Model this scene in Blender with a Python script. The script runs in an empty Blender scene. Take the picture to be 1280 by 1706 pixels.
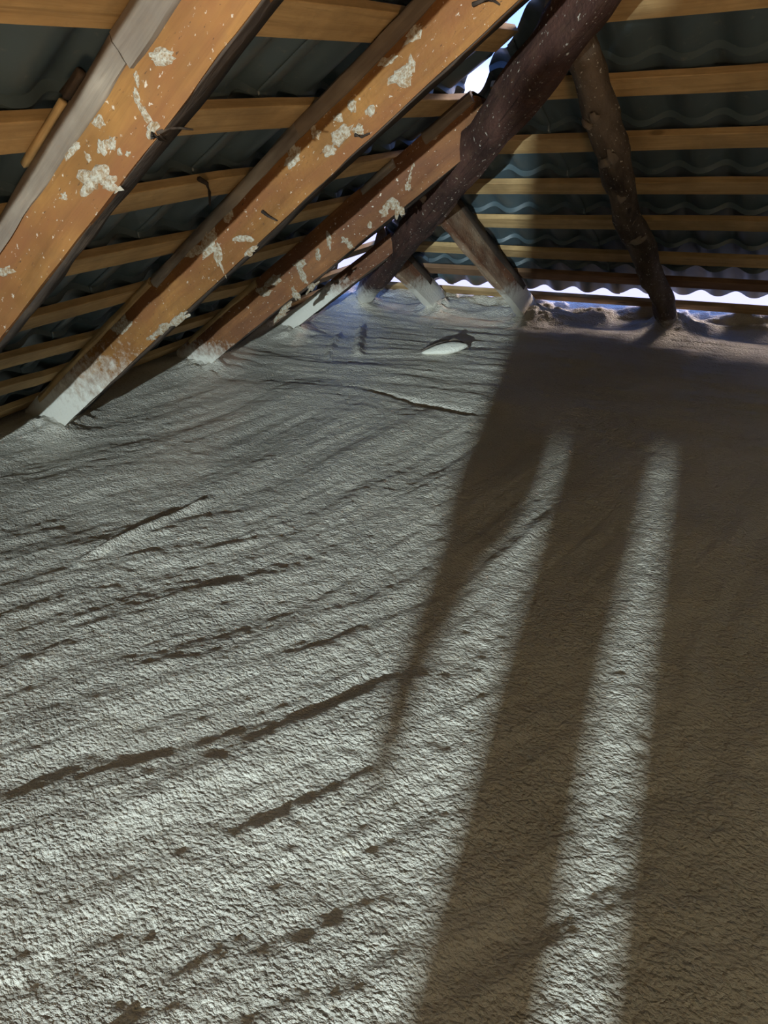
import bpy, bmesh, math, random
import numpy as np
from mathutils import Vector, Matrix

SC = bpy.context.scene
COL = SC.collection

# ------------------------------------------------------------------ camera
CAM = np.array([3.3601, -4.9687, 1.2459])
YAW, PITCH, ROLL = [math.radians(v) for v in (32.0037, 28.4606, -3.372)]
FPX = 1232.27                                   # focal length in pixels of the 1280x1706 frame
_f = np.array([-math.sin(YAW) * math.cos(PITCH), math.cos(YAW) * math.cos(PITCH), -math.sin(PITCH)])
_r = np.array([math.cos(YAW), math.sin(YAW), 0.0])
_u = np.cross(_r, _f)
_c, _s = math.cos(ROLL), math.sin(ROLL)
_r, _u = _c * _r + _s * _u, -_s * _r + _c * _u
cam_data = bpy.data.cameras.new('camera')
cam = bpy.data.objects.new('camera', cam_data)
COL.objects.link(cam)
cam.matrix_world = Matrix(((_r[0], _u[0], -_f[0], CAM[0]), (_r[1], _u[1], -_f[1], CAM[1]),
                           (_r[2], _u[2], -_f[2], CAM[2]), (0, 0, 0, 1)))
cam_data.sensor_fit = 'VERTICAL'
cam_data.sensor_height = 36.0
cam_data.sensor_width = 36.0
cam_data.lens = FPX / 1706.0 * 36.0
cam_data.clip_start = 0.02
SC.camera = cam

# ------------------------------------------------------------------ sky, lights, exposure
world = bpy.data.worlds.new('sky')
SC.world = world
world.use_nodes = True
wt = world.node_tree
wt.nodes.clear()
w_out = wt.nodes.new('ShaderNodeOutputWorld')
w_bg = wt.nodes.new('ShaderNodeBackground')
w_tc = wt.nodes.new('ShaderNodeTexCoord')
w_sep = wt.nodes.new('ShaderNodeSeparateXYZ')
w_rmp = wt.nodes.new('ShaderNodeValToRGB')
we = w_rmp.color_ramp.elements
we[0].position, we[0].color = 0.0, (0.62, 0.62, 0.74, 1)      # haze on the horizon
we[1].position, we[1].color = 0.40, (0.12, 0.26, 0.78, 1)
we.new(0.05).color = (0.23, 0.36, 0.80, 1)
wt.links.new(w_tc.outputs['Generated'], w_sep.inputs[0])
wt.links.new(w_sep.outputs['Z'], w_rmp.inputs[0])
wt.links.new(w_rmp.outputs[0], w_bg.inputs['Color'])
w_bg.inputs['Strength'].default_value = 2.8
wt.links.new(w_bg.outputs[0], w_out.inputs['Surface'])

# hazy low sun outside the hip end
sd = bpy.data.lights.new('sun', 'SUN')
sd.energy = 5.0
sd.angle = math.radians(16)
sd.color = (1.0, 0.80, 0.66)
so = bpy.data.objects.new('sun', sd)
COL.objects.link(so)
so.rotation_euler = Vector((-0.18, -1.0, -0.46)).to_track_quat('-Z', 'Y').to_euler()

# cool white LED work lamp on a tripod behind the viewpoint
LAMP = Vector((4.25, -10.3, 1.5))
LAMP_AIM = Vector((2.3, -1.0, 1.05))
ld = bpy.data.lights.new('work_lamp_light', 'AREA')
ld.shape = 'RECTANGLE'
ld.size, ld.size_y = 0.07, 0.05
ld.energy = 122
ld.color = (0.76, 0.93, 1.0)
ld.spread = math.radians(66)
lo = bpy.data.objects.new('work_lamp_light', ld)
COL.objects.link(lo)
lo.location = LAMP
lo.rotation_euler = (LAMP_AIM - LAMP).to_track_quat('-Z', 'Y').to_euler()

# warm fill light added unseen behind the viewpoint to lift the shaded areas
FILL_POS = Vector((5.6, -7.9, 0.03))
hd = bpy.data.lights.new('fill_light', 'AREA')
hd.shape = 'RECTANGLE'
hd.size, hd.size_y = 0.8, 0.7
hd.energy = 860
hd.color = (1.0, 0.68, 0.40)
ho = bpy.data.objects.new('fill_light', hd)
COL.objects.link(ho)
ho.location = FILL_POS
ho.rotation_euler = (math.pi, 0, 0)

SC.view_settings.view_transform = 'Standard'
SC.view_settings.look = 'None'
SC.view_settings.gamma = 1.0
SC.view_settings.use_curve_mapping = False
SC.view_settings.exposure = 0.0
SC.cycles.max_bounces = 5
SC.cycles.diffuse_bounces = 4
SC.cycles.glossy_bounces = 2
SC.cycles.use_adaptive_sampling = True
SC.cycles.adaptive_threshold = 0.03
SC.cycles.use_denoising = True
SC.cycles.sample_clamp_indirect = 6.0

# ------------------------------------------------------------------ roof frames
A, B = math.radians(33.1105), math.radians(33.9148)      # pitch of the left and of the hip-end slope
TA, TB = math.tan(A), math.tan(B)
RIDGE_X, GABLE_Y = 4.3, -11.6
NL = Vector((-math.sin(A), 0, math.cos(A))); UL = Vector((math.cos(A), 0, math.sin(A)))
NF = Vector((0, math.sin(B), math.cos(B))); UF = Vector((0, -math.cos(B), math.sin(B)))
HIP = Vector((1, -TA / TB, TA)).normalized()


def frame(o, x, y, z):
    return Matrix(((x[0], y[0], z[0], o[0]), (x[1], y[1], z[1], o[1]), (x[2], y[2], z[2], o[2]), (0, 0, 0, 1)))


def at(px, py, n, off):
    """point of the plane n.p = off seen at a photograph pixel"""
    d = _f + _r * (px - 640) / FPX - _u * (py - 853) / FPX
    n = np.array(n)
    t = (off - CAM @ n) / (d @ n)
    return Vector(CAM + d * t)


# ------------------------------------------------------------------ noise
def _hash(ix, iy, seed):
    h = (ix.astype(np.int64) * 374761393 + iy.astype(np.int64) * 668265263 + seed * 974634777) & 0xFFFFFFFF
    h = ((h ^ (h >> 13)) * 1274126177) & 0xFFFFFFFF
    h = h ^ (h >> 16)
    return (h & 0xFFFF) / 65535.0


def vnoise(x, y, seed=0):
    x = np.asarray(x, float); y = np.asarray(y, float)
    ix, iy = np.floor(x), np.floor(y)
    fx, fy = x - ix, y - iy
    fx = fx * fx * fx * (fx * (fx * 6 - 15) + 10); fy = fy * fy * fy * (fy * (fy * 6 - 15) + 10)
    a = _hash(ix, iy, seed); b = _hash(ix + 1, iy, seed); c = _hash(ix, iy + 1, seed); d = _hash(ix + 1, iy + 1, seed)
    return (a + (b - a) * fx) * (1 - fy) + (c + (d - c) * fx) * fy - 0.5


def fbm(x, y, seed=0, octs=3):
    r = 0; amp = 1.0
    for i in range(octs):
        r = r + amp * vnoise(x, y, seed + i * 17)
        x, y, amp = x * 2.03 + 5.1, y * 2.03 + 1.7, amp * 0.5
    return r


def sstep(a, b, x):
    t = np.clip((np.asarray(x, float) - a) / (b - a), 0, 1)
    return t * t * (3 - 2 * t)


FEET = [(0.34, -3.84), (0.30, -2.96), (0.34, -1.95), (0.40, -1.17), (0.42, -0.45), (0.98, -0.33), (1.70, -0.36), (2.52, -0.30)]


def floor_h(x, y):
    x = np.asarray(x, float); y = np.asarray(y, float)

    def aniso(deg, along, across, seed, octs=3):
        c, s = math.cos(math.radians(deg)), math.sin(math.radians(deg))
        p, q = x * c + y * s, -x * s + y * c
        w = 0.25 * vnoise(x * 1.3, y * 1.3, seed + 90)
        return fbm((p + w) / along, (q + w * 0.6) / across, seed, octs)
    far_m = sstep(-2.6, -1.5, y)
    near_m = 1 - sstep(-3.9, -2.9, y + 0.35 * (x - 2.2))
    mid_m = np.clip(1 - far_m - near_m, 0, 1)
    h = near_m * (0.020 * aniso(58, 0.75, 0.17, 1, 5) + 0.0075 * aniso(60, 0.20, 0.06, 5, 4))
    h = h + mid_m * (0.019 * aniso(83, 1.1, 0.16, 2, 5) + 0.008 * aniso(80, 0.4, 0.05, 6))
    h = h + far_m * (0.014 * aniso(4, 0.8, 0.22, 3) + 0.013 * aniso(2, 0.45, 0.075, 7))
    h = h + 0.025 * fbm(x / 1.1, y / 1.1, 11, 2)
    # orange-peel crust
    h = h + (0.0034 + 0.002 * vnoise(x * 3, y * 3, 40)) * fbm(x / 0.034, y / 0.026, 21, 3)
    # foam banked up towards the eaves and the corner
    h = h + 0.068 * sstep(-0.42, -0.05, y + 0.10 * vnoise(x * 2.2, y * 0, 31)) * (1 + 0.9 * fbm(x / 0.16, y / 0.1, 33))
    h = h + 0.06 * sstep(0.45, 0.0, x + 0.1 * vnoise(y * 1.7, y * 0, 35))
    h = h + 0.06 * np.exp(-((x - 0.25) ** 2 + (y + 0.55) ** 2) / 0.22)
    for fx, fy in FEET:
        d2 = (x - fx) ** 2 + (y - fy) ** 2
        h = h + 0.06 * np.exp(-d2 / 0.018) * (1 + 0.8 * fbm(x / 0.05, y / 0.05, 61))
    # long seams where one pass of foam overlaps another
    for (x0, y0, x1, y1, amp, wd) in ((1.39, -3.80, 1.51, -3.15, 0.020, 0.020), (0.72, -0.88, 1.07, -1.50, 0.030, 0.022),
                                      (0.93, -1.63, 0.66, -1.05, 0.018, 0.016), (1.32, -1.87, 2.10, -2.04, -0.02, 0.02)):
        dx, dy = x1 - x0, y1 - y0
        L = math.hypot(dx, dy)
        t = ((x - x0) * dx + (y - y0) * dy) / L
        q = (-(x - x0) * dy + (y - y0) * dx) / L + 0.04 * vnoise(t * 4, t * 0, 71)
        m = sstep(0, 0.15, t) * (1 - sstep(L - 0.15, L, t))
        h = h + amp * m * np.exp(-(q / wd) ** 2)
    return h


# ------------------------------------------------------------------ materials
class NT:
    def __init__(self, name):
        self.m = bpy.data.materials.new(name)
        self.m.use_nodes = True
        self.t = self.m.node_tree
        self.b = self.t.nodes['Principled BSDF']

    def n(self, typ, **kw):
        nd = self.t.nodes.new(typ)
        for k, v in kw.items():
            if k.startswith('i_'):
                nd.inputs[k[2:].replace('_', ' ')].default_value = v
            else:
                setattr(nd, k, v)
        return nd

    def l(self, a, b):
        self.t.links.new(a, b)

    def coord(self, which='Object', scale=(1, 1, 1), loc=(0, 0, 0)):
        tc = self.n('ShaderNodeTexCoord')
        mp = self.n('ShaderNodeMapping')
        mp.inputs['Scale'].default_value = scale
        mp.inputs['Location'].default_value = loc
        self.l(tc.outputs[which], mp.inputs[0])
        return mp.outputs[0]

    def noise(self, vec, scale, detail=4.0, rough=0.55, dist=0.0):
        nd = self.n('ShaderNodeTexNoise')
        nd.inputs['Scale'].default_value = scale
        nd.inputs['Detail'].default_value = detail
        nd.inputs['Roughness'].default_value = rough
        nd.inputs['Distortion'].default_value = dist
        self.l(vec, nd.inputs['Vector'])
        return nd.outputs['Fac']

    def ramp(self, fac, stops):
        r = self.n('ShaderNodeValToRGB')
        e = r.color_ramp.elements
        while len(e) < len(stops):
            e.new(0.5)
        for i, (p, c) in enumerate(stops):
            e[i].position = p
            e[i].color = (c, c, c, 1) if isinstance(c, (int, float)) else (*c, 1)
        self.l(fac, r.inputs[0])
        return r.outputs[0]

    def mix(self, fac, a, b, blend='MIX'):
        m = self.n('ShaderNodeMix', data_type='RGBA', blend_type=blend)
        for sock, v in ((m.inputs[0], fac), (m.inputs[6], a), (m.inputs[7], b)):
            if isinstance(v, (int, float)):
                sock.default_value = v
            elif isinstance(v, tuple):
                sock.default_value = (*v, 1)
            else:
                self.l(v, sock)
        return m.outputs[2]

    def math(self, op, a, b=0.0, clamp=False):
        m = self.n('ShaderNodeMath', operation=op, use_clamp=clamp)
        for i, v in enumerate((a, b)):
            if isinstance(v, (int, float)):
                m.inputs[i].default_value = v
            else:
                self.l(v, m.inputs[i])
        return m.outputs[0]

    def bump(self, h, dist, strength=1.0, prev=None):
        b = self.n('ShaderNodeBump')
        b.inputs['Strength'].default_value = strength
        b.inputs['Distance'].default_value = dist
        self.l(h, b.inputs['Height'])
        if prev is not None:
            self.l(prev, b.inputs['Normal'])
        return b.outputs[0]

    def done(self, col=None, rough=0.8, normal=None, spec=0.3, metal=0.0):
        if col is not None:
            if isinstance(col, tuple):
                self.b.inputs['Base Color'].default_value = (*col, 1)
            else:
                self.l(col, self.b.inputs['Base Color'])
        if isinstance(rough, (int, float)):
            self.b.inputs['Roughness'].default_value = rough
        else:
            self.l(rough, self.b.inputs['Roughness'])
        self.b.inputs['Specular IOR Level'].default_value = spec
        self.b.inputs['Metallic'].default_value = metal
        if normal is not None:
            self.l(normal, self.b.inputs['Normal'])
        return self.m


FOAM_C = (0.60, 0.56, 0.48)


def mat_foam(name, tint=FOAM_C, bump=1.0):
    k = NT(name)
    v = k.coord('Object')
    big = k.noise(v, 1.8, 3)
    spots = k.noise(v, 45, 3)
    c = k.mix(k.ramp(big, ((0.3, 0.0), (0.7, 1.0))), tuple(x * 0.90 for x in tint), tuple(x * 1.06 for x in tint))
    c = k.mix(k.ramp(spots, ((0.62, 0.0), (0.75, 0.35))), c, (0.66, 0.56, 0.36))
    v2 = k.coord('Object', (0.85, 1.15, 1.0))
    vo = k.n('ShaderNodeTexVoronoi', feature='F1')
    vo.inputs['Scale'].default_value = 105
    dv = k.n('ShaderNodeVectorMath', operation='ADD')
    wn = k.n('ShaderNodeTexNoise'); wn.inputs['Scale'].default_value = 40
    k.l(v2, wn.inputs['Vector'])
    ws = k.n('ShaderNodeVectorMath', operation='SCALE'); ws.inputs['Scale'].default_value = 0.02
    k.l(wn.outputs['Color'], ws.inputs[0]); k.l(v2, dv.inputs[0]); k.l(ws.outputs[0], dv.inputs[1])
    k.l(dv.outputs[0], vo.inputs['Vector'])
    pebble = k.math('SUBTRACT', 1.0, vo.outputs['Distance'])
    n1 = k.noise(v2, 55, 4, 0.68)
    n2 = k.noise(v2, 260, 2, 0.5)
    patch = k.ramp(k.noise(v, 3.2, 2), ((0.35, 0.5), (0.65, 1.0)))
    hsum = k.math('ADD', k.math('MULTIPLY', pebble, 0.45), n1)
    nb = k.bump(k.math('MULTIPLY', hsum, patch), 0.017 * bump, 1.0)
    nb = k.bump(n2, 0.0015 * bump, 1.0, nb)
    return k.done(c, 0.52, nb, 0.35)


def mat_wood(name, light, dark, grain=1.0, spray=None, stain=None, stain_amt=0.6, knots=True, rough=0.8, speck=0.0, bumpd=0.004):
    """timber; grain runs along local x. spray=(z_full, z_none): foam overspray at the foot"""
    k = NT(name)
    v = k.coord('Object', (1.2, 14 * grain, 14 * grain))
    vo = k.coord('Object', (1, 1, 1))
    g = k.noise(v, 2.2, 4, 0.6, 0.8)
    blot = k.noise(vo, 3.1, 4, 0.6)
    c = k.mix(k.ramp(g, ((0.25, 0.0), (0.72, 1.0))), dark, light)
    c = k.mix(k.ramp(blot, ((0.40, 0.0), (0.66, 1.0))), c, k.mix(0.62, c, tuple(x * 0.42 for x in dark)))
    streak = k.noise(k.coord('Object', (0.9, 34 * grain, 34 * grain), (1.7, 0.3, 0.9)), 2.0, 5, 0.7, 0.4)
    c = k.mix(k.ramp(streak, ((0.50, 0.0), (0.70, 0.55))), c, tuple(x * 0.5 for x in dark))
    grime = k.noise(k.coord('Object', (1.6, 2.4, 2.4), (0.4, 5.0, 0)), 7.0, 4, 0.75)
    c = k.mix(k.ramp(grime, ((0.50, 0.0), (0.72, 0.5))), c, (0.38 * light[0] + 0.045, 0.36 * light[1] + 0.03, 0.35 * light[2] + 0.016))
    if stain is not None:
        st = k.noise(k.coord('Object', (0.8, 3, 3), (3.1, 0, 0)), 2.4, 4, 0.6)
        c = k.mix(k.ramp(st, ((0.42, 0.0), (0.62, stain_amt))), c, stain)
    if knots:
        vk = k.n('ShaderNodeTexVoronoi')
        vk.inputs['Scale'].default_value = 2.6
        k.l(k.coord('Object', (1.0, 2.2, 2.2)), vk.inputs['Vector'])
        c = k.mix(k.ramp(vk.outputs['Distance'], ((0.05, 0.75), (0.10, 0.0))), c, tuple(x * 0.35 for x in dark))
    if speck:
        s2 = k.noise(k.coord('Object', (16, 30, 22)), 3.0, 3, 0.65)
        c = k.mix(k.ramp(s2, ((0.64, 0.0), (0.69, speck))), c, (0.62, 0.57, 0.47))
        s3 = k.noise(k.coord('Object', (20, 60, 60), (7, 3, 1)), 2.0, 3, 0.6)
        c = k.mix(k.ramp(s3, ((0.66, 0.0), (0.70, 0.85))), c, (0.06, 0.03, 0.015))
    nb = k.bump(g, bumpd, 0.7)
    if spray is not None:
        geo = k.n('ShaderNodeNewGeometry')
        sp = k.n('ShaderNodeSeparateXYZ')
        k.l(geo.outputs['Position'], sp.inputs[0])
        n = k.math('MULTIPLY', k.math('SUBTRACT', k.noise(k.coord('Object', (1, 1, 1)), 26, 5, 0.7), 0.5), (spray[1] - spray[0]) * 2.2)
        mr = k.n('ShaderNodeMapRange')
        mr.inputs['From Min'].default_value = spray[1]
        mr.inputs['From Max'].default_value = spray[0]
        k.l(k.math('ADD', sp.outputs['Z'], n), mr.inputs['Value'])
        c = k.mix(mr.outputs[0], c, (0.64, 0.61, 0.53))
        nb = k.bump(k.noise(vo, 70, 3), 0.006, 0.6, nb)
    return k.done(c, rough, nb, 0.25)


M = {}
M['foam'] = mat_foam('spray_foam')
M['foam_lump'] = mat_foam('foam_lump', (0.72, 0.70, 0.60), 0.35)
def mat_splat():
    k = NT('foam_splatter')
    v = k.coord('Object')
    n = k.noise(v, 95, 5, 0.75)
    c = k.mix(k.ramp(n, ((0.40, 0.0), (0.60, 1.0))), (0.28, 0.17, 0.08), (0.50, 0.46, 0.37))
    return k.done(c, 0.7, k.bump(n, 0.01, 1.0), 0.3)


M['splat'] = mat_splat()
ORA, ORD = (0.315, 0.150, 0.040), (0.200, 0.085, 0.022)
M['rafter'] = mat_wood('orange_pine', ORA, ORD, 0.6, stain=(0.16, 0.06, 0.022), stain_amt=0.75, speck=0.5)
M['rafter_spray'] = mat_wood('orange_pine_sprayed', ORA, ORD, 0.6, spray=(0.16, 0.44), stain=(0.16, 0.06, 0.022), stain_amt=0.75, speck=0.5)
M['rafter_red'] = mat_wood('red_brown_pine', (0.29, 0.13, 0.048), (0.165, 0.065, 0.026), 0.6, spray=(0.05, 0.17), stain=(0.13, 0.055, 0.03), stain_amt=0.7, speck=0.8)
M['rafter_dark'] = mat_wood('dark_brown_timber', (0.20, 0.085, 0.04), (0.10, 0.04, 0.022), 0.6, spray=(0.26, 0.38), speck=0.5)
M['jack'] = mat_wood('brown_timber', (0.26, 0.12, 0.06), (0.12, 0.05, 0.028), 0.6, spray=(0.20, 0.29), stain=(0.45, 0.36, 0.25), stain_amt=0.5, speck=0.6)
M['hip'] = mat_wood('old_hip_timber', (0.085, 0.038, 0.027), (0.032, 0.015, 0.012), 0.5, spray=(0.14, 0.24), speck=0.6, rough=0.7, bumpd=0.012)
M['pole'] = mat_wood('gnarled_log', (0.085, 0.055, 0.035), (0.025, 0.016, 0.012), 0.4, spray=(-0.03, 0.10), stain=(0.20, 0.15, 0.11), stain_amt=0.55, speck=0.7, rough=0.75, bumpd=0.016)
M['wane'] = mat_wood('grey_weathered_wood', (0.26, 0.205, 0.15), (0.15, 0.11, 0.08), 0.7, stain=(0.12, 0.09, 0.07), stain_amt=0.5, knots=False)
M['bark'] = mat_wood('grey_bark', (0.20, 0.165, 0.135), (0.055, 0.042, 0.033), 0.5, stain=(0.42, 0.38, 0.32), stain_amt=0.6, knots=False, bumpd=0.01)
M['bark_dark'] = mat_wood('dark_bark', (0.075, 0.05, 0.035), (0.02, 0.014, 0.01), 0.6, knots=False, bumpd=0.01)
M['pale'] = mat_wood('pale_board', (0.60, 0.42, 0.20), (0.42, 0.26, 0.11), 1.0)
M['batten'] = mat_wood('batten_pine', (0.54, 0.36, 0.165), (0.37, 0.225, 0.095), 1.0, speck=0.0)
M['batten_old'] = mat_wood('batten_brown', (0.30, 0.17, 0.09), (0.18, 0.095, 0.05), 1.0)


def mat_sheet():
    k = NT('grey_sheet_metal')
    v = k.coord('Object', (1, 1, 1))
    n = k.noise(v, 1.3, 4)
    c = k.mix(n, (0.040, 0.060, 0.068), (0.068, 0.094, 0.104))
    c = k.mix(k.ramp(k.noise(k.coord('Object', (3, 3, 3)), 9, 5, 0.7), ((0.60, 0.0), (0.8, 0.4))), c, (0.26, 0.24, 0.21))
    return k.done(c, 0.42, k.bump(k.noise(v, 6, 2), 0.002), 0.5, 0.0)


M['sheet'] = mat_sheet()


def mat_plain(name, c, rough=0.8, c2=None, scale=6, spec=0.3):
    k = NT(name)
    c2 = c2 or tuple(x * 0.75 for x in c)
    return k.done(k.mix(k.noise(k.coord('Object'), scale, 4), c, c2), rough, None, spec)


M['ground'] = mat_plain('pale_ground', (0.86, 0.70, 0.60), 0.95, (0.78, 0.64, 0.55), 0.4)
M['gable'] = mat_wood('gable_boards', (0.40, 0.26, 0.13), (0.24, 0.14, 0.07), 1.0)
M['cloth'] = mat_plain('dark_overalls', (0.05, 0.055, 0.07), 0.9)
M['nail'] = mat_plain('rusty_steel', (0.08, 0.06, 0.05), 0.5)
M['cavity'] = mat_plain('foam_shadow_tone', (0.17, 0.14, 0.11), 0.9, (0.10, 0.08, 0.065), 30)  # dark colour stands in for the shadowed hollow behind the offcut


# ------------------------------------------------------------------ object helpers
def mesh_obj(name, verts, faces, mat, parent=None, matrix=None, smooth=True):
    me = bpy.data.meshes.new(name)
    me.from_pydata([tuple(v) for v in verts], [], faces)
    me.update()
    if smooth:
        me.polygons.foreach_set('use_smooth', [True] * len(me.polygons))
    me.materials.append(mat)
    o = bpy.data.objects.new(name, me)
    COL.objects.link(o)
    if parent is not None:
        o.parent = parent
        if matrix is not None:
            o.matrix_local = matrix
    elif matrix is not None:
        o.matrix_world = matrix
    return o


def tag(o, label=None, cat=None, group=None, kind=None):
    if label: o['label'] = label
    if cat: o['category'] = cat
    if group: o['group'] = group
    if kind: o['kind'] = kind
    return o


def empty(name, matrix):
    o = bpy.data.objects.new(name, None)
    COL.objects.link(o)
    o.empty_display_size = 0.1
    o.matrix_world = matrix
    return o


def sweep(section, x0, x1, seg, wob=0.004, seed=1, off=None, scale=None, sub=1, cut0=None, cut1=None):
    """closed section [(y, z)] swept along local x; wob roughens it; returns verts, faces"""
    sec = []
    n = len(section)
    for i in range(n):
        a, b = section[i], section[(i + 1) % n]
        for j in range(sub):
            t = j / sub
            sec.append((a[0] + (b[0] - a[0]) * t, a[1] + (b[1] - a[1]) * t))
    n = len(sec)
    cy = sum(p[0] for p in sec) / n; cz = sum(p[1] for p in sec) / n
    V, F = [], []
    for k in range(seg + 1):
        t = k / seg
        x = x0 + (x1 - x0) * t
        oy, oz = off(x) if off else (0, 0)
        sc = scale(x) if scale else 1
        for i, (y, z) in enumerate(sec):
            ang = i / n * 6.0
            r = 1 + 0.0
            dy, dz = y - cy, z - cz
            L = math.hypot(dy, dz) + 1e-6
            w = wob * 2 * (float(vnoise(x * 3.1, ang * 1.3, seed)) + 0.6 * float(vnoise(x * 11.0, ang * 2.2, seed + 3)))
            xx = x
            if k == 0 and cut0: xx = x + cut0 * dz
            if k == seg and cut1: xx = x + cut1(dy, dz)
            V.append((xx, cy + dy * sc + dy / L * w + oy, cz + dz * sc + dz / L * w + oz))
    for k in range(seg):
        for i in range(n):
            j = (i + 1) % n
            F.append((k * n + i, k * n + j, (k + 1) * n + j, (k + 1) * n + i))
    F.append(tuple(range(n - 1, -1, -1)))
    F.append(tuple(range(seg * n, seg * n + n)))
    return V, F


def split_smooth(o, deg=38):
    o.data.set_sharp_from_angle(angle=math.radians(deg))
    return o


# ================================================================== THE SETTING
# floor: sprayed foam
def floor_lines(segs):
    out = [segs[0][0]]
    for a, b, st in segs:
        k = max(1, int(round((b - a) / st)))
        out += [a + (b - a) * (i + 1) / k for i in range(k)]
    return np.array(out)


FX = floor_lines([(-0.05, 1.4, 0.013), (1.4, 3.75, 0.0068), (3.75, 4.4, 0.03), (4.4, 8.65, 0.1)])
FY = floor_lines([(-11.6, -5.0, 0.08), (-5.0, -2.6, 0.0068), (-2.6, 0.06, 0.011)])
gx, gy = np.meshgrid(FX, FY)
gz = floor_h(gx, gy)
V = np.stack([gx.ravel(), gy.ravel(), gz.ravel()], 1)
nx, ny = len(FX), len(FY)
idx = np.arange(nx * ny).reshape(ny, nx)
Q = np.stack([idx[:-1, :-1].ravel(), idx[:-1, 1:].ravel(), idx[1:, 1:].ravel(), idx[1:, :-1].ravel()], 1)
me = bpy.data.meshes.new('floor')
me.vertices.add(len(V)); me.vertices.foreach_set('co', V.ravel())
me.loops.add(Q.size); me.loops.foreach_set('vertex_index', Q.ravel().astype(np.int32))
me.polygons.add(len(Q)); me.polygons.foreach_set('loop_start', np.arange(0, Q.size, 4, dtype=np.int32))
me.update(calc_edges=True); me.validate()
me.polygons.foreach_set('use_smooth', [True] * len(me.polygons))
me.materials.append(M['foam'])
floor = bpy.data.objects.new('floor', me)
COL.objects.link(floor)
tag(floor, 'cream sprayed foam insulation covering the attic floor in long ripples', kind='structure')


def hz(x, y):
    return float(floor_h(np.array([x]), np.array([y]))[0])


# low wall heads below the foam, on which the rafters stand
def box(name, lo_, hi_, mat, kind='structure', label=None):
    (x0, y0, z0), (x1, y1, z1) = lo_, hi_
    v = [(x0, y0, z0), (x1, y0, z0), (x1, y1, z0), (x0, y1, z0), (x0, y0, z1), (x1, y0, z1), (x1, y1, z1), (x0, y1, z1)]
    f = [(0, 3, 2, 1), (4, 5, 6, 7), (0, 1, 5, 4), (1, 2, 6, 5), (2, 3, 7, 6), (3, 0, 4, 7)]
    return tag(mesh_obj(name, v, f, mat, smooth=False), label, kind=kind)


box('wall_far', (-0.25, -0.28, -2.6), (8.85, 0.045, -0.09), M['gable'], label='outer wall below the eaves of the hip end')
box('wall_left', (-0.25, -11.6, -2.6), (0.05, -0.29, -0.09), M['gable'], label='outer wall below the left eaves')
box('wall_right', (8.55, -11.6, -2.6), (8.85, -0.29, -0.09), M['gable'], label='outer wall below the right eaves')
g = mesh_obj('ground', [(-60, -60, -2.6), (60, -60, -2.6), (60, 60, -2.6), (-60, 60, -2.6)], [(0, 1, 2, 3)], M['ground'])
tag(g, 'pale open ground outside the house', kind='structure')

# rear gable wall
rz = lambda x: min(x, 8.6 - x) * TA + 0.06
pts = [(-0.2, -2.6), (8.8, -2.6), (8.7, 0.0), (4.3, rz(4.3)), (-0.1, 0.0)]
v = [(x, GABLE_Y, z) for x, z in pts] + [(x, GABLE_Y + 0.04, z) for x, z in pts]
f = [tuple(range(5)), tuple(range(9, 4, -1))] + [(i, (i + 1) % 5, 5 + (i + 1) % 5, 5 + i) for i in range(5)]
tag(mesh_obj('wall_back', v, f, M['gable'], smooth=False), 'boarded rear gable wall', kind='structure')
fill_root = empty('fill_frame_1', Matrix.Translation(FILL_POS))  # made-up surround for the added fill light, out of view
tag(fill_root, 'unseen board frame around the added fill light behind the viewpoint', kind='structure')
for (x0, x1, y0, y1) in ((-0.46, -0.41, -0.41, 0.41), (0.41, 0.46, -0.41, 0.41), (-0.46, 0.46, -0.41, -0.36), (-0.46, 0.46, 0.36, 0.41)):
    v = [(x0, y0, -0.06), (x1, y0, -0.06), (x1, y1, -0.06), (x0, y1, -0.06), (x0, y0, 0.06), (x1, y0, 0.06), (x1, y1, 0.06), (x0, y1, 0.06)]
    mesh_obj('frame_board', v, [(0, 3, 2, 1), (4, 5, 6, 7), (0, 1, 5, 4), (1, 2, 6, 5), (2, 3, 7, 6), (3, 0, 4, 7)], M['pale'], fill_root, Matrix.Identity(4), False)

# ------------------------------------------------------------------ battens: positions of lower edges measured along the slope
LEFT_PIX = [[(0, 41), (196, 50.5), (411, 61), (630, 73)],
            [(0, 259.5), (275, 229), (440, 216), (489, 213), (661, 197), (720, 195)],
            [(151, 366), (354, 326.6), (552, 301), (622, 287)],
            [(75, 468), (289, 422), (454, 381), (544, 359)],
            [(0, 562), (210, 504), (379, 449), (424, 438)],
            [(0, 616), (150, 577), (319, 509), (382, 496)],
            [(0, 659), (75, 639), (262, 566), (330, 545)]]
FAR_PIX = [[(1200, 22), (1014, 38.4)], [(1200, 155), (900, 167)], [(1200, 248), (900, 256)], [(1200, 324), (900, 324)],
           [(1200, 385), (900, 381)], [(1200, 444), (900, 431), (750, 422)], [(1200, 483), (750, 457)], [(1200, 520), (750, 489)]]


def edge_fn(pix, n, u, axis):
    p = []
    for q in pix:
        P = at(q[0], q[1], n, 0)
        p.append((P[axis], P.dot(u)))
    p.sort()
    xs, ss = [a for a, _ in p], [b for _, b in p]
    return lambda t: float(np.interp(t, xs, ss))


LEFT_FN = [edge_fn(p, NL, UL, 1) for p in LEFT_PIX]
FAR_FN = [edge_fn(p, NF, UF, 0) for p in FAR_PIX]
for base, arr in ((2.561, LEFT_FN), (2.60, FAR_FN)):      # courses above the picture
    for k in range(1, 7):
        arr.insert(0, (lambda s: (lambda t: s))(base + 0.35 * k))
LEFT_FN.append(lambda t: 0.14)
LEFT_S = [float(f(-3.3)) for f in LEFT_FN]
FAR_S = [float(f(1.6)) for f in FAR_FN]

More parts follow.
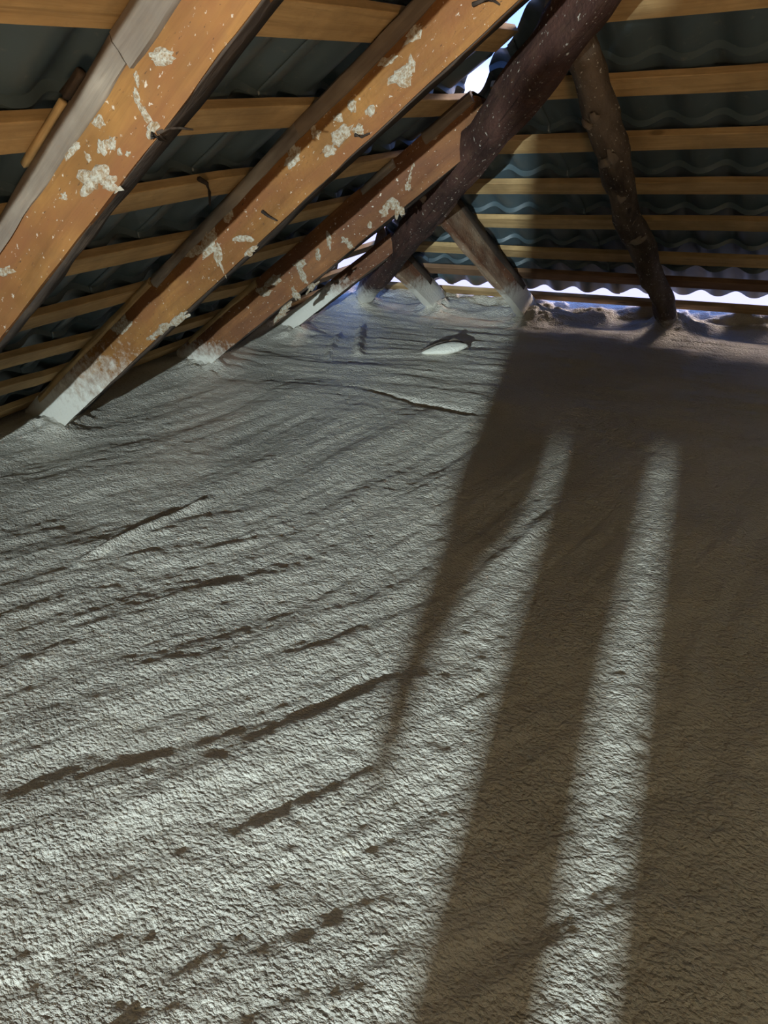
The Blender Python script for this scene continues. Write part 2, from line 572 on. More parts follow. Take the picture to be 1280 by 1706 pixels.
ceiling = empty('ceiling', Matrix.Identity(4))
tag(ceiling, 'underside of the hipped roof of dark grey wave-profiled metal sheets', kind='structure')

# ------------------------------------------------------------------ roof sheets
PITCH_W = 0.193


def sheet(mat_frame, u0, u1, s0, s1, risers, n0, phase, clips, seed, res=14, thick=0.0012, lift=lambda u, s: 0.0):
    """wave profile across u, stepped down the slope at the risers; clipped by planes (co, no) in world space"""
    rows = [(s0, None), (s1, None)]
    rs = sorted(r for r in risers if s0 + 0.02 < r < s1 - 0.02)
    S = [s0]
    for r in rs:
        S += [r - 0.004, r + 0.004]
    S.append(s1)
    extra = []
    for a, b in zip(S[:-1], S[1:]):
        extra.append(a)
        if b - a > 0.1:
            extra += [a + (b - a) * 0.33, a + (b - a) * 0.66]
    extra.append(S[-1])
    S = extra
    allr = sorted(risers)

    def stepn(s):
        lowr = [r for r in allr if r <= s]
        lo_ = lowr[-1] if lowr else allr[0] - 0.35
        return 0.022 * max(0.0, 1 - (s - lo_) / 0.35)
    nu = max(2, int(round((u1 - u0) / PITCH_W * res)))
    V, F = [], []
    for s in S:
        sn = stepn(s)
        for i in range(nu + 1):
            u = u0 + (u1 - u0) * i / nu
            w = (0.5 + 0.5 * math.cos(2 * math.pi * (u - phase) / PITCH_W)) ** 1.25
            V.append((u, s, n0 + lift(u, s) + 0.036 * w + sn + 0.003 * float(vnoise(u * 2.1, s * 1.7, seed))))
    m = nu + 1
    for k in range(len(S) - 1):
        for i in range(nu):
            F.append((k * m + i, k * m + i + 1, (k + 1) * m + i + 1, (k + 1) * m + i))
    bm = bmesh.new()
    bv = [bm.verts.new(mat_frame @ Vector(v)) for v in V]
    for f in F:
        bm.faces.new([bv[i] for i in f])
    for co, no in clips:
        bmesh.ops.bisect_plane(bm, geom=bm.verts[:] + bm.edges[:] + bm.faces[:], plane_co=co, plane_no=no, clear_outer=True)
    if not bm.faces:
        bm.free(); return None
    bmesh.ops.recalc_face_normals(bm, faces=bm.faces[:])
    me = bpy.data.meshes.new('metal_sheet')
    bm.to_mesh(me); bm.free()
    me.polygons.foreach_set('use_smooth', [True] * len(me.polygons))
    me.set_sharp_from_angle(angle=math.radians(50))
    me.materials.append(M['sheet'])
    o = bpy.data.objects.new('metal_sheet', me)
    COL.objects.link(o)
    o.parent = ceiling
    md = o.modifiers.new('gauge', 'SOLIDIFY')
    md.thickness = thick; md.offset = 0
    return o


ML = frame((0, 0, 0), Vector((0, 1, 0)), UL, NL)
MF = frame((0, 0, 0), Vector((1, 0, 0)), UF, NF)
MR = frame((8.6, 0, 0), Vector((0, 1, 0)), Vector((-math.cos(A), 0, math.sin(A))), Vector((math.sin(A), 0, math.cos(A))))
hipn = Vector((TA / TB, 1, 0)).normalized()          # horizontal normal of the hip's vertical plane, to the far side
hipn_r = Vector((-TA / TB, 1, 0)).normalized()
APEX = Vector((RIDGE_X, -RIDGE_X * TA / TB, 0))
l_ris = [s + 0.085 for s in LEFT_S]
f_ris = [s + 0.118 for s in FAR_S]
SMAXL, SMAXF = RIDGE_X / math.cos(A) + 0.03, RIDGE_X * TA / TB / math.cos(B) + 0.03
SW = 6 * PITCH_W
rng = random.Random(4)
# left slope: the sheets stop short of the hip and leave a ragged slit of sky
u = 0.34
i = 0
while u > GABLE_Y:
    gap = (0.19, -0.01, -0.03, 0.0, 0.0, 0.0)[i % 6]
    sheet(ML, max(GABLE_Y, u - SW - 0.03), u, -0.25, SMAXL, l_ris, 0.029 + 0.003 * (i % 2), 0.05,
          [(Vector((0, 0, 0)) - hipn * gap, hipn), (Vector((RIDGE_X, 0, 0)), Vector((1, 0, 0)))], 10 + i)
    u -= SW; i += 1
# hip end
u = 2.165 - 3 * SW
i = 0
while u < 8.9:
    sheet(MF, u, u + SW + 0.035, 0.235 if u > 0.5 else 0.21, SMAXF, f_ris, 0.029 + 0.004 * (i % 2), 2.474,
          [(hipn * (0.045 if i < 4 else 0.05), -hipn), (Vector((8.6, 0, 0)), -hipn_r)], 40 + i,
          lift=lambda a, s: 0.026 * float(sstep(1.0, 0.35, s)) * float(sstep(1.9, 2.9, a)))
    u += SW; i += 1
# right slope
u = 0.34
i = 0
while u > GABLE_Y:
    sheet(MR, max(GABLE_Y, u - SW - 0.03), u, -0.25, SMAXL, l_ris, 0.029 + 0.003 * (i % 2), 0.05,
          [(Vector((8.6, 0, 0)), hipn_r), (Vector((RIDGE_X, 0, 0)), Vector((-1, 0, 0)))], 70 + i, res=6)
    u -= SW; i += 1
# ridge cap
zt = RIDGE_X * TA + 0.09
v = [(RIDGE_X - 0.16, GABLE_Y, zt - 0.10), (RIDGE_X, GABLE_Y, zt + 0.01), (RIDGE_X + 0.16, GABLE_Y, zt - 0.10),
     (RIDGE_X - 0.16, APEX.y + 0.1, zt - 0.10), (RIDGE_X, APEX.y + 0.1, zt + 0.01), (RIDGE_X + 0.16, APEX.y + 0.1, zt - 0.10)]
rc = mesh_obj('ridge_cap', v, [(0, 1, 4, 3), (1, 2, 5, 4)], M['sheet'], ceiling, Matrix.Identity(4), False)

# ------------------------------------------------------------------ battens
ORD_N = ['lowest', 'second', 'third', 'fourth', 'fifth', 'sixth', 'seventh', 'eighth', 'ninth', 'tenth', 'eleventh', 'twelfth', 'thirteenth', 'fourteenth']


def batten(name, mframe, fn, t0, t1, mat, seed, width=0.10, thick=0.026):
    seg = max(6, int(abs(t1 - t0) / 0.12))
    V, F = [], []
    for k in range(seg + 1):
        t = t0 + (t1 - t0) * k / seg
        s = fn(t)
        wv = width + 0.006 * float(vnoise(t * 0.9, seed, 5)) + 0.003 * float(vnoise(t * 6, seed, 6))
        sh = 0.004 * float(vnoise(t * 1.5, seed, 8))
        for (ds, nn) in ((0.002, 0.0), (wv - 0.002, 0.0), (wv, 0.002), (wv, thick), (0, thick), (0, 0.002)):
            V.append((t, s + sh + ds, nn))
    n = 6
    for k in range(seg):
        for i in range(n):
            j = (i + 1) % n
            F.append((k * n + i, k * n + j, (k + 1) * n + j, (k + 1) * n + i))
    F.append(tuple(range(n - 1, -1, -1))); F.append(tuple(range(seg * n, seg * n + n)))
    return mesh_obj(name, V, F, mat, None, mframe, False)


for k, fn in enumerate(LEFT_FN):
    s = LEFT_S[k]
    if s > 3.4: continue
    ye = -(s + 0.05) * math.cos(A) * TA / TB + 0.02          # ends at the hip
    ye += (0.06, 0.02, -0.02, 0.05)[k % 4] * 0.6
    n_up = len(LEFT_FN) - 1 - k
    o = batten('roof_batten', ML, fn, -11.5, ye, M['batten'], 100 + k, 0.10 if s < 2.5 else 0.105)
    tag(o, f'pale sawn batten of the left roof slope, {ORD_N[n_up]} {"one " if n_up == 0 else ""}counted up from the floor', 'batten', 'battens of the left slope')
for k, fn in enumerate(FAR_FN):
    s = FAR_S[k]
    if s > 3.4: continue
    xe = (s + 0.05) * math.cos(B) * TB / TA + 0.10
    n_up = len(FAR_FN) - 1 - k
    w = 0.10 if n_up else 0.085
    o = batten('roof_batten', MF, fn, max(0.3, xe), 8.2 - xe * 0.9, M['batten'] if n_up != 1 else M['batten_old'], 200 + k, w)
    tag(o, f'sawn batten of the far hip slope, {ORD_N[n_up]} {"one, along the bright eaves" if n_up == 0 else "counted up from the eaves"}', 'batten', 'battens of the hip slope')


# ------------------------------------------------------------------ left rafters
def rafter_frame(y):
    return frame((0, y, 0), UL, Vector((0, 1, 0)), NL)


DEP = 0.187


def left_rafter(y, x0, x1, mat, label, strips, seed, top=0.0, width=0.045, cut=None, bend=None):
    root = empty('rafter', rafter_frame(y))
    tag(root, label, 'rafter', 'rafters of the left slope')
    sec = [(0.0, -DEP), (width, -DEP + 0.006), (width + 0.003, top - 0.008), (0.016, top - 0.002), (0.008, top - 0.02), (0.0, top - 0.05)]
    V, F = sweep(sec, x0, x1, int((x1 - x0) / 0.05), 0.0035, seed, off=bend, sub=3, cut1=cut)
    o = mesh_obj('plank', V, F, mat, root, Matrix.Identity(4))
    split_smooth(o)
    for (a, b, m, nm, prd, dd) in strips:
        s2 = [(-0.003 - prd, top - dd), (0.006, top - dd + 0.002), (0.02, top - 0.004), (0.010, top - 0.001), (0.002 - prd, top - 0.010), (-0.003 - prd, top - dd * 0.6)]
        V, F = sweep(s2, a, b, max(4, int((b - a) / 0.04)), 0.005, seed + 7, off=bend, sub=2)
        split_smooth(mesh_obj(nm, V, F, M[m], root, Matrix.Identity(4)), 50)
    # ragged bark left along the lower edge
    V, F = sweep([(0.006, -DEP - 0.002), (width + 0.003, -DEP - 0.001), (width + 0.005, -DEP + 0.03), (width - 0.01, -DEP + 0.02), (0.008, -DEP + 0.004)], x0 + 0.35, x1 - 0.1, int((x1 - x0) / 0.03), 0.007, seed + 9, off=bend, sub=2)
    mesh_obj('bark', V, F, M['bark_dark'], root, Matrix.Identity(4))
    return root


def splat(root, y, pts, seed):
    """foam lumps stuck to the near face: (px, py, half length px, half width px, angle deg)"""
    rg = random.Random(seed)
    inv = root.matrix_world.inverted()
    for q, (px, py, a, b, ang) in enumerate(pts):
        P = at(px, py, (0, 1, 0), y - 0.001)
        dist = (P - Vector(CAM)).dot(Vector(_f))
        k = dist / FPX
        c, s = math.cos(math.radians(ang)), math.sin(math.radians(ang))
        # image axes carried onto the face plane y = const
        ex = (at(px + 4, py, (0, 1, 0), y) - at(px, py, (0, 1, 0), y)) / 4
        ey = (at(px, py - 4, (0, 1, 0), y) - at(px, py, (0, 1, 0), y)) / 4
        nr, na = 4, 20
        V = [P + Vector((0, -min(a, b) * k * 0.22, 0))]
        for r in range(1, nr + 1):
            for i in range(na):
                t = 2 * math.pi * i / na
                rr = r / nr
                j = 1 + rr * 1.1 * float(vnoise(math.cos(t) * 1.7 + q * 3.1, math.sin(t) * 1.7, seed)) + rr * 0.7 * float(vnoise(math.cos(t) * 4.7 + q, math.sin(t) * 4.7, seed + 2))
                U_, V_ = 1.45 * a * rr * j * math.cos(t), 1.45 * b * rr * j * math.sin(t)
                p = P + ex * (U_ * c - V_ * s) + ey * (U_ * s + V_ * c)
                bumpy = 0.7 + 0.9 * rg.random()
                p.y = y - min(a, b) * k * 0.30 * (1 - rr ** 3) * bumpy + (0.004 if r == nr else 0)
                V.append(p)
        F = [(0, 1 + i, 1 + (i + 1) % na) for i in range(na)]
        for r in range(nr - 1):
            for i in range(na):
                j = (i + 1) % na
                F.append((1 + r * na + i, 1 + (r + 1) * na + i, 1 + (r + 1) * na + j, 1 + r * na + j))
        mesh_obj('foam_splatter', [inv @ p for p in V], F, M['splat'], root, Matrix.Identity(4))


def s_hip(y):
    return (-y * TB / TA) / math.cos(A)


left_rafter(-4.92, 0.12, 4.95, M['rafter'], 'orange rafter of the left slope standing beside the viewpoint', [(0.3, 4.8, 'wane', 'weathered_edge', 0.0, 0.05)], 30)
R1 = left_rafter(-3.86, 0.12, s_hip(-3.86) - 0.2, M['rafter'], 'thick orange rafter at the upper left with grey weathered upper edge and foam spots',
                 [(0.9, 2.56, 'wane', 'weathered_edge', 0.002, 0.062), (2.565, 4.4, 'wane', 'weathered_edge', 0.005, 0.075)], 31, top=-0.004)
R2 = left_rafter(-2.985, 0.12, s_hip(-2.985) - 0.12, M['rafter_spray'], 'long orange rafter crossing the middle, its foot white with foam',
                 [(0.30, 1.36, 'pale', 'pale_board', 0.0, 0.03), (1.38, 2.25, 'bark', 'bark_strip', 0.004, 0.05), (2.25, 3.6, 'wane', 'grey_board', 0.004, 0.052)], 32)
endR3 = at(812, 190, (0, 1, 0), -1.985).dot(UL)
R3 = left_rafter(-1.985, 0.15, endR3 + 0.03, M['rafter_red'], 'shorter reddish orange rafter whose sawn top end leans on the dark hip beam',
                 [(0.30, 0.95, 'pale', 'pale_board', 0.0, 0.03), (1.75, 1.95, 'bark', 'bark_strip', 0.004, 0.035), (2.12, endR3 - 0.02, 'wane', 'grey_board', 0.008, 0.05)], 33,
                 cut=lambda dy, dz: -0.02 - 3.5 * dz * dz * 4 + 0.25 * dz)
R4 = left_rafter(-1.20, 0.2, s_hip(-1.2) - 0.17, M['rafter_dark'], 'short dark rafter in the corner, lower half coated white with foam', [], 34, top=-0.085, width=0.06)

splat(R1, -3.86, [(265, 97, 17, 11, 0), (155, 300, 26, 17, 55), (180, 305, 14, 10, 0), (170, 245, 8, 12, 0), (187, 240, 5, 11, -10), (199, 253, 4, 5, 0), (212, 256, 4, 4, 0),
                  (228, 165, 4, 12, 10), (240, 190, 5, 14, 25), (252, 216, 12, 8, 60), (120, 252, 14, 6, 50), (165, 205, 7, 8, 40), (226, 130, 3, 10, 10), (8, 453, 12, 6, 0), (105, 328, 8, 5, 20), (146, 263, 4, 9, 20)], 5)
splat(R2, -2.985, [(668, 128, 20, 12, 20), (684, 110, 6, 12, 0), (652, 100, 10, 5, 30), (565, 232, 11, 22, -35), (548, 252, 12, 8, 20), (525, 222, 7, 10, 20), (597, 216, 7, 9, 0), (616, 185, 6, 8, 0), (586, 178, 5, 9, 0),
                   (563, 197, 7, 7, 0), (487, 262, 9, 16, -20), (690, 55, 8, 20, -40), (640, 105, 10, 6, 20), (345, 405, 10, 20, -25), (325, 418, 12, 8, 30), (363, 428, 5, 20, 15), (352, 392, 7, 9, 0), (405, 396, 12, 5, 0),
                   (380, 360, 6, 8, 20), (418, 418, 8, 4, 40), (300, 530, 14, 5, 35), (270, 548, 15, 5, 40), (205, 540, 9, 14, -30), (255, 560, 8, 4, 35)], 6)
splat(R3, -1.985, [(652, 340, 8, 10, -10), (664, 348, 6, 12, 10), (684, 290, 3, 20, -15), (680, 312, 4, 6, 0), (723, 230, 5, 2.5, 30), (640, 352, 5, 9, 0), (616, 375, 3, 5, 0), (575, 400, 5, 4, 0), (583, 408, 5, 5, 0), (548, 402, 4, 12, 10),
                   (500, 440, 8, 6, 30), (455, 468, 12, 6, 35), (505, 462, 4, 12, 20), (492, 490, 4, 9, 20), (470, 520, 12, 4, 40), (440, 485, 8, 6, 20), (520, 478, 10, 3, 40), (530, 425, 4, 7, 0)], 7)

# shim board and bark flake wedged behind the near rafter, twig ends on the battens
V, F = sweep([(-0.016, -0.014), (-0.004, -0.014), (0.0, 0.0), (-0.016, 0.0)], 2.18, 2.38, 6, 0.001, 3, sub=2)
mesh_obj('shim', V, F, M['pale'], R1, Matrix.Identity(4))
V, F = sweep([(-0.016, -0.008), (0.0, -0.012), (0.0, 0.004), (-0.016, 0.004)], 2.39, 2.46, 5, 0.005, 4, sub=2)
mesh_obj('bark_flake', V, F, M['bark_dark'], R1, Matrix.Identity(4))


def twig(root, pts, r=0.004, mat='bark_dark', name='bark_shred'):
    inv = root.matrix_world.inverted()
    P = [inv @ p for p in pts]
    V, F = [], []
    for k, p in enumerate(P):
        d = (P[min(k + 1, len(P) - 1)] - P[max(k - 1, 0)]).normalized()
        a = d.orthogonal().normalized(); b = d.cross(a)
        rr = r * (1 - 0.6 * k / (len(P) - 1))
        for i in range(6):
            t = i / 6 * 2 * math.pi
            V.append(p + a * rr * math.cos(t) + b * rr * math.sin(t))
    for k in range(len(P) - 1):
        for i in range(6):
            j = (i + 1) % 6
            F.append((k * 6 + i, k * 6 + j, k * 6 + 6 + j, k * 6 + 6 + i))
    F.append(tuple(range(5, -1, -1))); F.append(tuple(range(len(P) * 6 - 6, len(P) * 6)))
    mesh_obj(name, V, F, M[mat], root, Matrix.Identity(4))


twig(R1, [at(262, 222, (0, 1, 0), -3.87), at(280, 214, (0, 1, 0), -3.85), at(300, 213, (0, 1, 0), -3.82), at(322, 216, (0, 1, 0), -3.80)], 0.004)
twig(R1, [at(252, 226, (0, 1, 0), -3.868), at(266, 229, (0, 1, 0), -3.86), at(276, 234, (0, 1, 0), -3.85)], 0.008)
twig(R2, [at(332, 298, NL, -0.01), at(344, 305, NL, -0.012), at(349, 320, NL, -0.02), at(350, 342, NL, -0.03)], 0.008)
for (a, b, c) in (((437, 352), (447, 360), (462, 368)), ((788, 8), (802, 2), (818, -4)), ((800, 2), (822, 0), (833, 8)), ((592, 225), (602, 228), (616, 222))):
    twig(R2, [at(*a, (0, 1, 0), -2.992), at(*b, (0, 1, 0), -2.994), at(*c, (0, 1, 0), -2.989)], 0.006)

# ------------------------------------------------------------------ hip beam
hy = Vector((0, 0, 1)).cross(HIP).normalized()
hzv = HIP.cross(hy).normalized()
MH = frame((0, 0, -0.175), HIP, hy, hzv)
hip = empty('hip_beam', MH)
tag(hip, 'heavy dark brown hip beam running diagonally up to the roof corner', 'beam')
hl = RIDGE_X / HIP.x
hsec = [(0.035, -0.105), (0.052, -0.07), (0.050, 0.015), (0.03, 0.045), (-0.03, 0.05), (-0.058, 0.02), (-0.062, -0.07), (-0.04, -0.105)]
V, F = sweep(hsec, 0.30, hl, 110, 0.012, 51, sub=2, scale=lambda x: 0.86 + 0.09 * min(x, 3.0) / 1.5)
split_smooth(mesh_obj('log', V, F, M['hip'], hip, Matrix.Identity(4)), 60)
V, F = sweep([(-0.05, -0.095), (-0.02, -0.112), (0.02, -0.112), (0.035, -0.10), (0.0, -0.09)], 1.2, 3.6, 80, 0.006, 52, sub=2)
mesh_obj('bark', V, F, M['hip'], hip, Matrix.Identity(4))


# ------------------------------------------------------------------ short rafters of the hip slope
def far_rafter(x, s0, s1, mat, label, seed, bot=-0.185, top=-0.01, width=0.055, lean=0.0):
    d = (UF + Vector((1, 0, 0)) * lean).normalized()
    root = empty('rafter', frame((x, 0, 0), d, Vector((1, 0, 0)), NF))
    tag(root, label, 'rafter', 'rafters of the hip slope')
    sec = [(0.0, bot), (0.0, top - 0.04), (-0.02, top), (-width, top), (-width - 0.004, bot + 0.01), (-width + 0.012, bot - 0.004)]
    V, F = sweep(sec, s0, s1, int((s1 - s0) / 0.04), 0.006, seed, sub=3)
    split_smooth(mesh_obj('plank', V, F, mat, root, Matrix.Identity(4)), 50)
    V, F = sweep([(0.008, top - 0.062), (0.012, top - 0.03), (-0.012, top + 0.002), (-0.02, top - 0.004), (-0.002, top - 0.05)], s0 + 0.3, s1 - 0.02, int((s1 - s0) / 0.03), 0.008, seed + 5, sub=2)
    mesh_obj('bark', V, F, M['bark_dark'], root, Matrix.Identity(4))
    return root


far_rafter(0.985, 0.18, 1.2, M['jack'], 'shortest brown rafter of the far slope, white at its foot, nearest the corner', 61, lean=0.06)
far_rafter(1.665, 0.18, 1.95, M['jack'], 'brown rafter of the far slope with a white foamed foot, between corner and round log', 62, lean=-0.04)

pole = empty('log_rafter', frame((2.522, 0, 0), (UF - Vector((1, 0, 0)) * 0.012).normalized(), Vector((1, 0, 0)), NF))
tag(pole, 'gnarled dark round log rafter on the right with pale scars', 'rafter', 'rafters of the hip slope')
psec = [(0.062 * math.cos(t / 16 * 2 * math.pi), -0.125 + 0.062 * math.sin(t / 16 * 2 * math.pi)) for t in range(16)]
V, F = sweep(psec, 0.16, 2.82, 110, 0.014, 63, off=lambda x: (0.010 * math.sin(x * 3.1), 0.008 * math.cos(x * 2.2)))
mesh_obj('log', V, F, M['pole'], pole, Matrix.Identity(4))
rg = random.Random(9)
for (px, py, a, b, ang) in ((968, 212, 12, 4, 10), (1005, 270, 12, 4, 35), (1012, 262, 5, 10, 0), (1058, 402, 12, 9, 0), (985, 195, 4, 9, 15), (1045, 375, 8, 10, 0), (1030, 330, 6, 8, 0)):
    P = at(px, py, NF, -0.186)
    inv = pole.matrix_world.inverted()
    L = inv @ P
    V, F = [], []
    na, nr = 14, 3
    cx0 = 0.010 * math.sin(L.x * 3.1)
    kk = 0.0034
    for r in range(nr + 1):
        for i in range(na):
            t = 2 * math.pi * i / na
            j = 1 + 1.2 * float(vnoise(math.cos(t) * 2 + px, math.sin(t) * 2, 3))
            uu, vv = a * kk * r / nr * j * math.cos(t), b * kk * r / nr * j * math.sin(t)
            c, s = math.cos(math.radians(ang)), math.sin(math.radians(ang))
            yy = L.y - cx0 + uu * c - vv * s
            yy = max(-0.06, min(0.06, yy))
            xx = L.x - (uu * s + vv * c) * -1.3
            rad = 0.068 + 0.006 * (1 - (r / nr) ** 2)
            V.append((xx, cx0 + yy, -0.125 - math.sqrt(max(1e-5, rad * rad - yy * yy)) + (0.008 if r == nr else 0)))
    for r in range(nr):
        for i in range(na):
            j = (i + 1) % na
            F.append((r * na + i, r * na + j, (r + 1) * na + j, (r + 1) * na + i))
    mesh_obj('pale_scar', V, F, M['wane'], pole, Matrix.Identity(4))

# ------------------------------------------------------------------ loose foam offcut on the floor
cx, cy = 1.50, -1.235
chunk = empty('foam_offcut', Matrix.Translation((cx, cy, hz(cx, cy) - 0.004)) @ Matrix.Rotation(math.radians(34), 4, 'Z'))
tag(chunk, 'pale curled foam offcut with a dark shadow-coloured flap lying on the far floor', 'foam offcut')
V, F = [], []
na, nr = 28, 8
for r in range(nr + 1):
    ph = math.pi * r / nr
    for i in range(na):
        t = 2 * math.pi * i / na
        x, y, z = math.sin(ph) * math.cos(t), math.sin(ph) * math.sin(t), math.cos(ph)
        taper = 1.0 - 0.35 * max(0, -x)
        bump_ = 1 + 0.22 * float(vnoise(x * 2 + 3, y * 2 + z, 81))
        V.append((0.125 * x * bump_, 0.055 * y * taper * bump_, 0.022 + 0.034 * z * taper * bump_ * (1.0 if z > 0 else 0.75) + 0.012 * x))
for r in range(nr):
    for i in range(na):
        j = (i + 1) % na
        F.append((r * na + i, r * na + j, (r + 1) * na + j, (r + 1) * na + i))
mesh_obj('foam_body', V, F, M['foam_lump'], chunk, Matrix.Identity(4))
V, F = [], []  # dark flap modelled where shadow falls behind the lump
nu_, nv_ = 20, 5
for i in range(nu_ + 1):
    t = i / nu_
    x = -0.13 + 0.275 * t
    hh = 0.078 * (math.sin(math.pi * min(1, t * 0.96 + 0.02)) ** 0.55) * (0.45 + 0.55 * t)
    yb = 0.052 + 0.03 * math.sin(math.pi * t)
    ring = [(yb, 0.0), (yb - 0.012, hh * 0.6), (yb - 0.004, hh), (yb + 0.014, hh * 0.95), (yb + 0.03, hh * 0.5), (yb + 0.026, 0.0)]
    for (yy, zz) in ring:
        V.append((x, yy + 0.01 * float(vnoise(t * 6, zz * 30, 83)), zz * (1 + 0.5 * float(vnoise(t * 7, 1, 84)))))
for i in range(nu_):
    for j in range(6):
        k2 = (j + 1) % 6
        F.append((i * 6 + j, i * 6 + k2, i * 6 + 6 + k2, i * 6 + 6 + j))
F.append((5, 4, 3, 2, 1, 0)); F.append(tuple(range(nu_ * 6, nu_ * 6 + 6)))
tag(mesh_obj('shadow_flap', V, F, M['cavity'], chunk, Matrix.Identity(4)), 'dark brown flap standing in for shadow')

# ------------------------------------------------------------------ a person standing behind the viewpoint, in front of the lamp; only the shadow is seen
py_ = -6.8
BODY = [  # tapered limbs: (x, dy, z, r) -> (x, dy, z, r), squash front to back
    ((3.565, -0.02, 0.08, 0.058), (3.568, 0.01, 0.50, 0.058), 1.2), ((3.568, 0.01, 0.50, 0.058), (3.570, 0, 0.72, 0.064), 1.2), ((3.570, 0, 0.72, 0.064), (3.590, 0, 0.90, 0.086), 1.1), ((3.565, 0.0, 0.05, 0.05), (3.555, 0.17, 0.04, 0.042), 1.0),
    ((3.775, -0.02, 0.08, 0.085), (3.778, 0.01, 0.50, 0.095), 0.9), ((3.778, 0.01, 0.50, 0.095), (3.780, 0, 0.90, 0.094), 0.9), ((3.775, 0.0, 0.05, 0.05), (3.80, 0.17, 0.04, 0.042), 1.0),
    ((3.580, 0, 0.945, 0.095), (3.790, 0, 0.945, 0.095), 0.95), ((3.550, 0, 1.08, 0.115), (3.800, 0, 1.08, 0.115), 0.9), ((3.530, 0, 1.24, 0.125), (3.800, 0, 1.24, 0.125), 0.85),
    ((3.480, 0, 1.345, 0.095), (3.850, 0, 1.345, 0.095), 0.95), ((3.580, 0, 1.40, 0.090), (3.750, 0, 1.40, 0.090), 0.95),
    ((3.665, 0.02, 1.42, 0.070), (3.665, 0.04, 1.53, 0.070), 1.0), ((3.665, 0.04, 1.57, 0.090), (3.665, 0.03, 1.66, 0.098), 1.1),
    ((3.475, 0, 1.345, 0.092), (3.405, -0.02, 0.99, 0.088), 0.95), ((3.405, -0.02, 0.99, 0.088), (3.403, 0.02, 0.82, 0.078), 0.95), ((3.403, 0.02, 0.82, 0.076), (3.382, 0.04, 0.72, 0.030), 1.0),
    ((3.440, 0, 0.93, 0.072), (3.500, 0, 0.93, 0.085), 0.95),
    ((3.850, 0, 1.345, 0.090), (3.930, 0.03, 1.10, 0.075), 0.95), ((3.930, 0.03, 1.10, 0.068), (3.84, 0.20, 1.12, 0.046), 1.0), ((3.84, 0.20, 1.12, 0.042), (3.78, 0.27, 1.14, 0.036), 0.9)]
for hx, hy_, hz_, d, lat in ((3.382, 0.04, 0.735, Vector((-0.12, 0.1, -1)), Vector((0, 1, 0))), (3.775, 0.275, 1.14, Vector((-0.9, 0.35, 0.2)), Vector((0, 0, 1)))):
    d = d.normalized()
    for o_, ln in ((-0.036, 0.075), (-0.012, 0.095), (0.012, 0.10), (0.036, 0.085)):
        a = Vector((hx, hy_, hz_)) + lat * o_
        m_ = a + d * ln * 0.6 + Vector((0.0, 0.010, 0)); e_ = a + d * ln + Vector((0.012, 0.018, 0))
        BODY += [((a.x, a.y, a.z, 0.012), (m_.x, m_.y, m_.z, 0.0105), 1.0), ((m_.x, m_.y, m_.z, 0.0105), (e_.x, e_.y, e_.z, 0.009), 1.0)]
    a = Vector((hx, hy_, hz_)) + lat * 0.035; e_ = a + lat * 0.03 + d * 0.05
    BODY.append(((a.x, a.y, a.z, 0.014), (e_.x, e_.y, e_.z, 0.011), 1.0))
pz = hz(3.66, py_)
V, F = [], []
for (a, b, sq) in BODY:
    pa, pb = Vector(a[:3]), Vector(b[:3])
    d = (pb - pa).normalized()
    e1 = d.orthogonal().normalized(); e2 = d.cross(e1)
    b0 = len(V); n1 = 18
    rings = []
    for k in range(5):
        th = math.pi / 2 * (1 - k / 5)
        rings.append((pa - d * a[3] * math.sin(th), a[3] * math.cos(th), pa))
    for k in range(6):
        th = math.pi / 2 * k / 5
        rings.append((pb + d * b[3] * math.sin(th), b[3] * math.cos(th), pb))
    for (c, r, cen) in rings:
        r = max(r, 0.001)
        for i in range(n1):
            t_ = 2 * math.pi * i / n1
            q = c + e1 * r * math.cos(t_) + e2 * r * math.sin(t_)
            mid = pa.y + (pb.y - pa.y) * max(0, min(1, (q - pa).dot(pb - pa) / max(1e-6, (pb - pa).length_squared)))
            V.append((q.x, py_ + mid + (q.y - mid) * sq, q.z + pz))
    for k in range(len(rings) - 1):
        for i in range(n1):
            j = (i + 1) % n1
            F.append((b0 + k * n1 + i, b0 + k * n1 + j, b0 + (k + 1) * n1 + j, b0 + (k + 1) * n1 + i))
    F.append(tuple(b0 + i for i in range(n1 - 1, -1, -1)))
    F.append(tuple(b0 + (len(rings) - 1) * n1 + i for i in range(n1)))
person = mesh_obj('person', V, F, M['cloth'])
rm = person.modifiers.new('one_surface', 'REMESH')
rm.mode = 'VOXEL'; rm.voxel_size = 0.007; rm.use_smooth_shade = True
tag(person, 'person in dark overalls standing with legs apart behind the viewpoint', 'person')

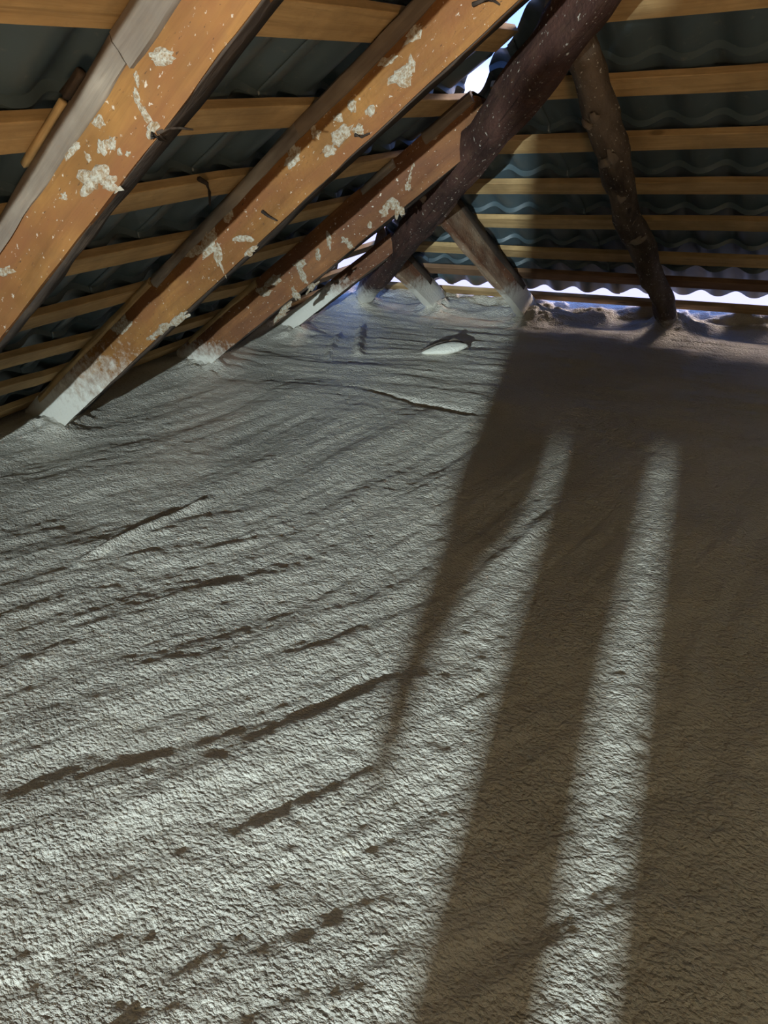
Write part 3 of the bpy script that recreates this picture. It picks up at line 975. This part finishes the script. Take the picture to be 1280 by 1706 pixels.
# ------------------------------------------------------------------ the work lamp behind the viewpoint
lq = (LAMP_AIM - LAMP).to_track_quat('-Z', 'Y').to_matrix().to_4x4()
lamp = empty('work_lamp', Matrix.Translation((LAMP.x, LAMP.y, hz(LAMP.x, LAMP.y))))
tag(lamp, 'LED work lamp on a dark tripod by the rear gable', 'lamp')
hm = lamp.matrix_world.inverted() @ Matrix.Translation(LAMP) @ lq


def cuboids(boxes):
    V, F = [], []
    for (x0, x1, y0, y1, z0, z1) in boxes:
        b0 = len(V)
        V += [(x0, y0, z0), (x1, y0, z0), (x1, y1, z0), (x0, y1, z0), (x0, y0, z1), (x1, y0, z1), (x1, y1, z1), (x0, y1, z1)]
        F += [tuple(b0 + i for i in q) for q in ((0, 3, 2, 1), (4, 5, 6, 7), (0, 1, 5, 4), (1, 2, 6, 5), (2, 3, 7, 6), (3, 0, 4, 7))]
    return V, F


V, F = cuboids([(-0.06, 0.06, -0.05, 0.05, 0.012, 0.03), (-0.06, -0.045, -0.05, 0.05, -0.01, 0.012), (0.045, 0.06, -0.05, 0.05, -0.01, 0.012), (-0.06, 0.06, -0.05, -0.036, -0.01, 0.012), (-0.06, 0.06, 0.036, 0.05, -0.01, 0.012)]
               + [(-0.055 + 0.016 * i, -0.05 + 0.016 * i, -0.045, 0.045, 0.03, 0.05) for i in range(7)])
mesh_obj('housing', V, F, M['nail'], lamp, hm, False)
hh = LAMP.z - lamp.matrix_world.translation.z
V, F = cuboids([(-0.014, 0.014, -0.09, -0.062, 0.35, hh - 0.02), (-0.012, 0.012, -0.09, -0.02, hh - 0.03, hh - 0.01)])
mesh_obj('pole', V, F, M['nail'], lamp, Matrix.Identity(4), False)
for a in (0.5, 2.6, 4.7):
    c, s = math.cos(a), math.sin(a)
    V, F = sweep([(0.01, 0.01), (-0.01, 0.01), (-0.01, -0.01), (0.01, -0.01)], 0, 0.75, 2, 0.0, 1)
    d = Vector((c * 0.42, s * 0.42, -0.62)).normalized()
    e = d.orthogonal().normalized()
    mesh_obj('leg', V, F, M['nail'], lamp, frame((0, -0.076, 0.62), d, e, d.cross(e)), False)
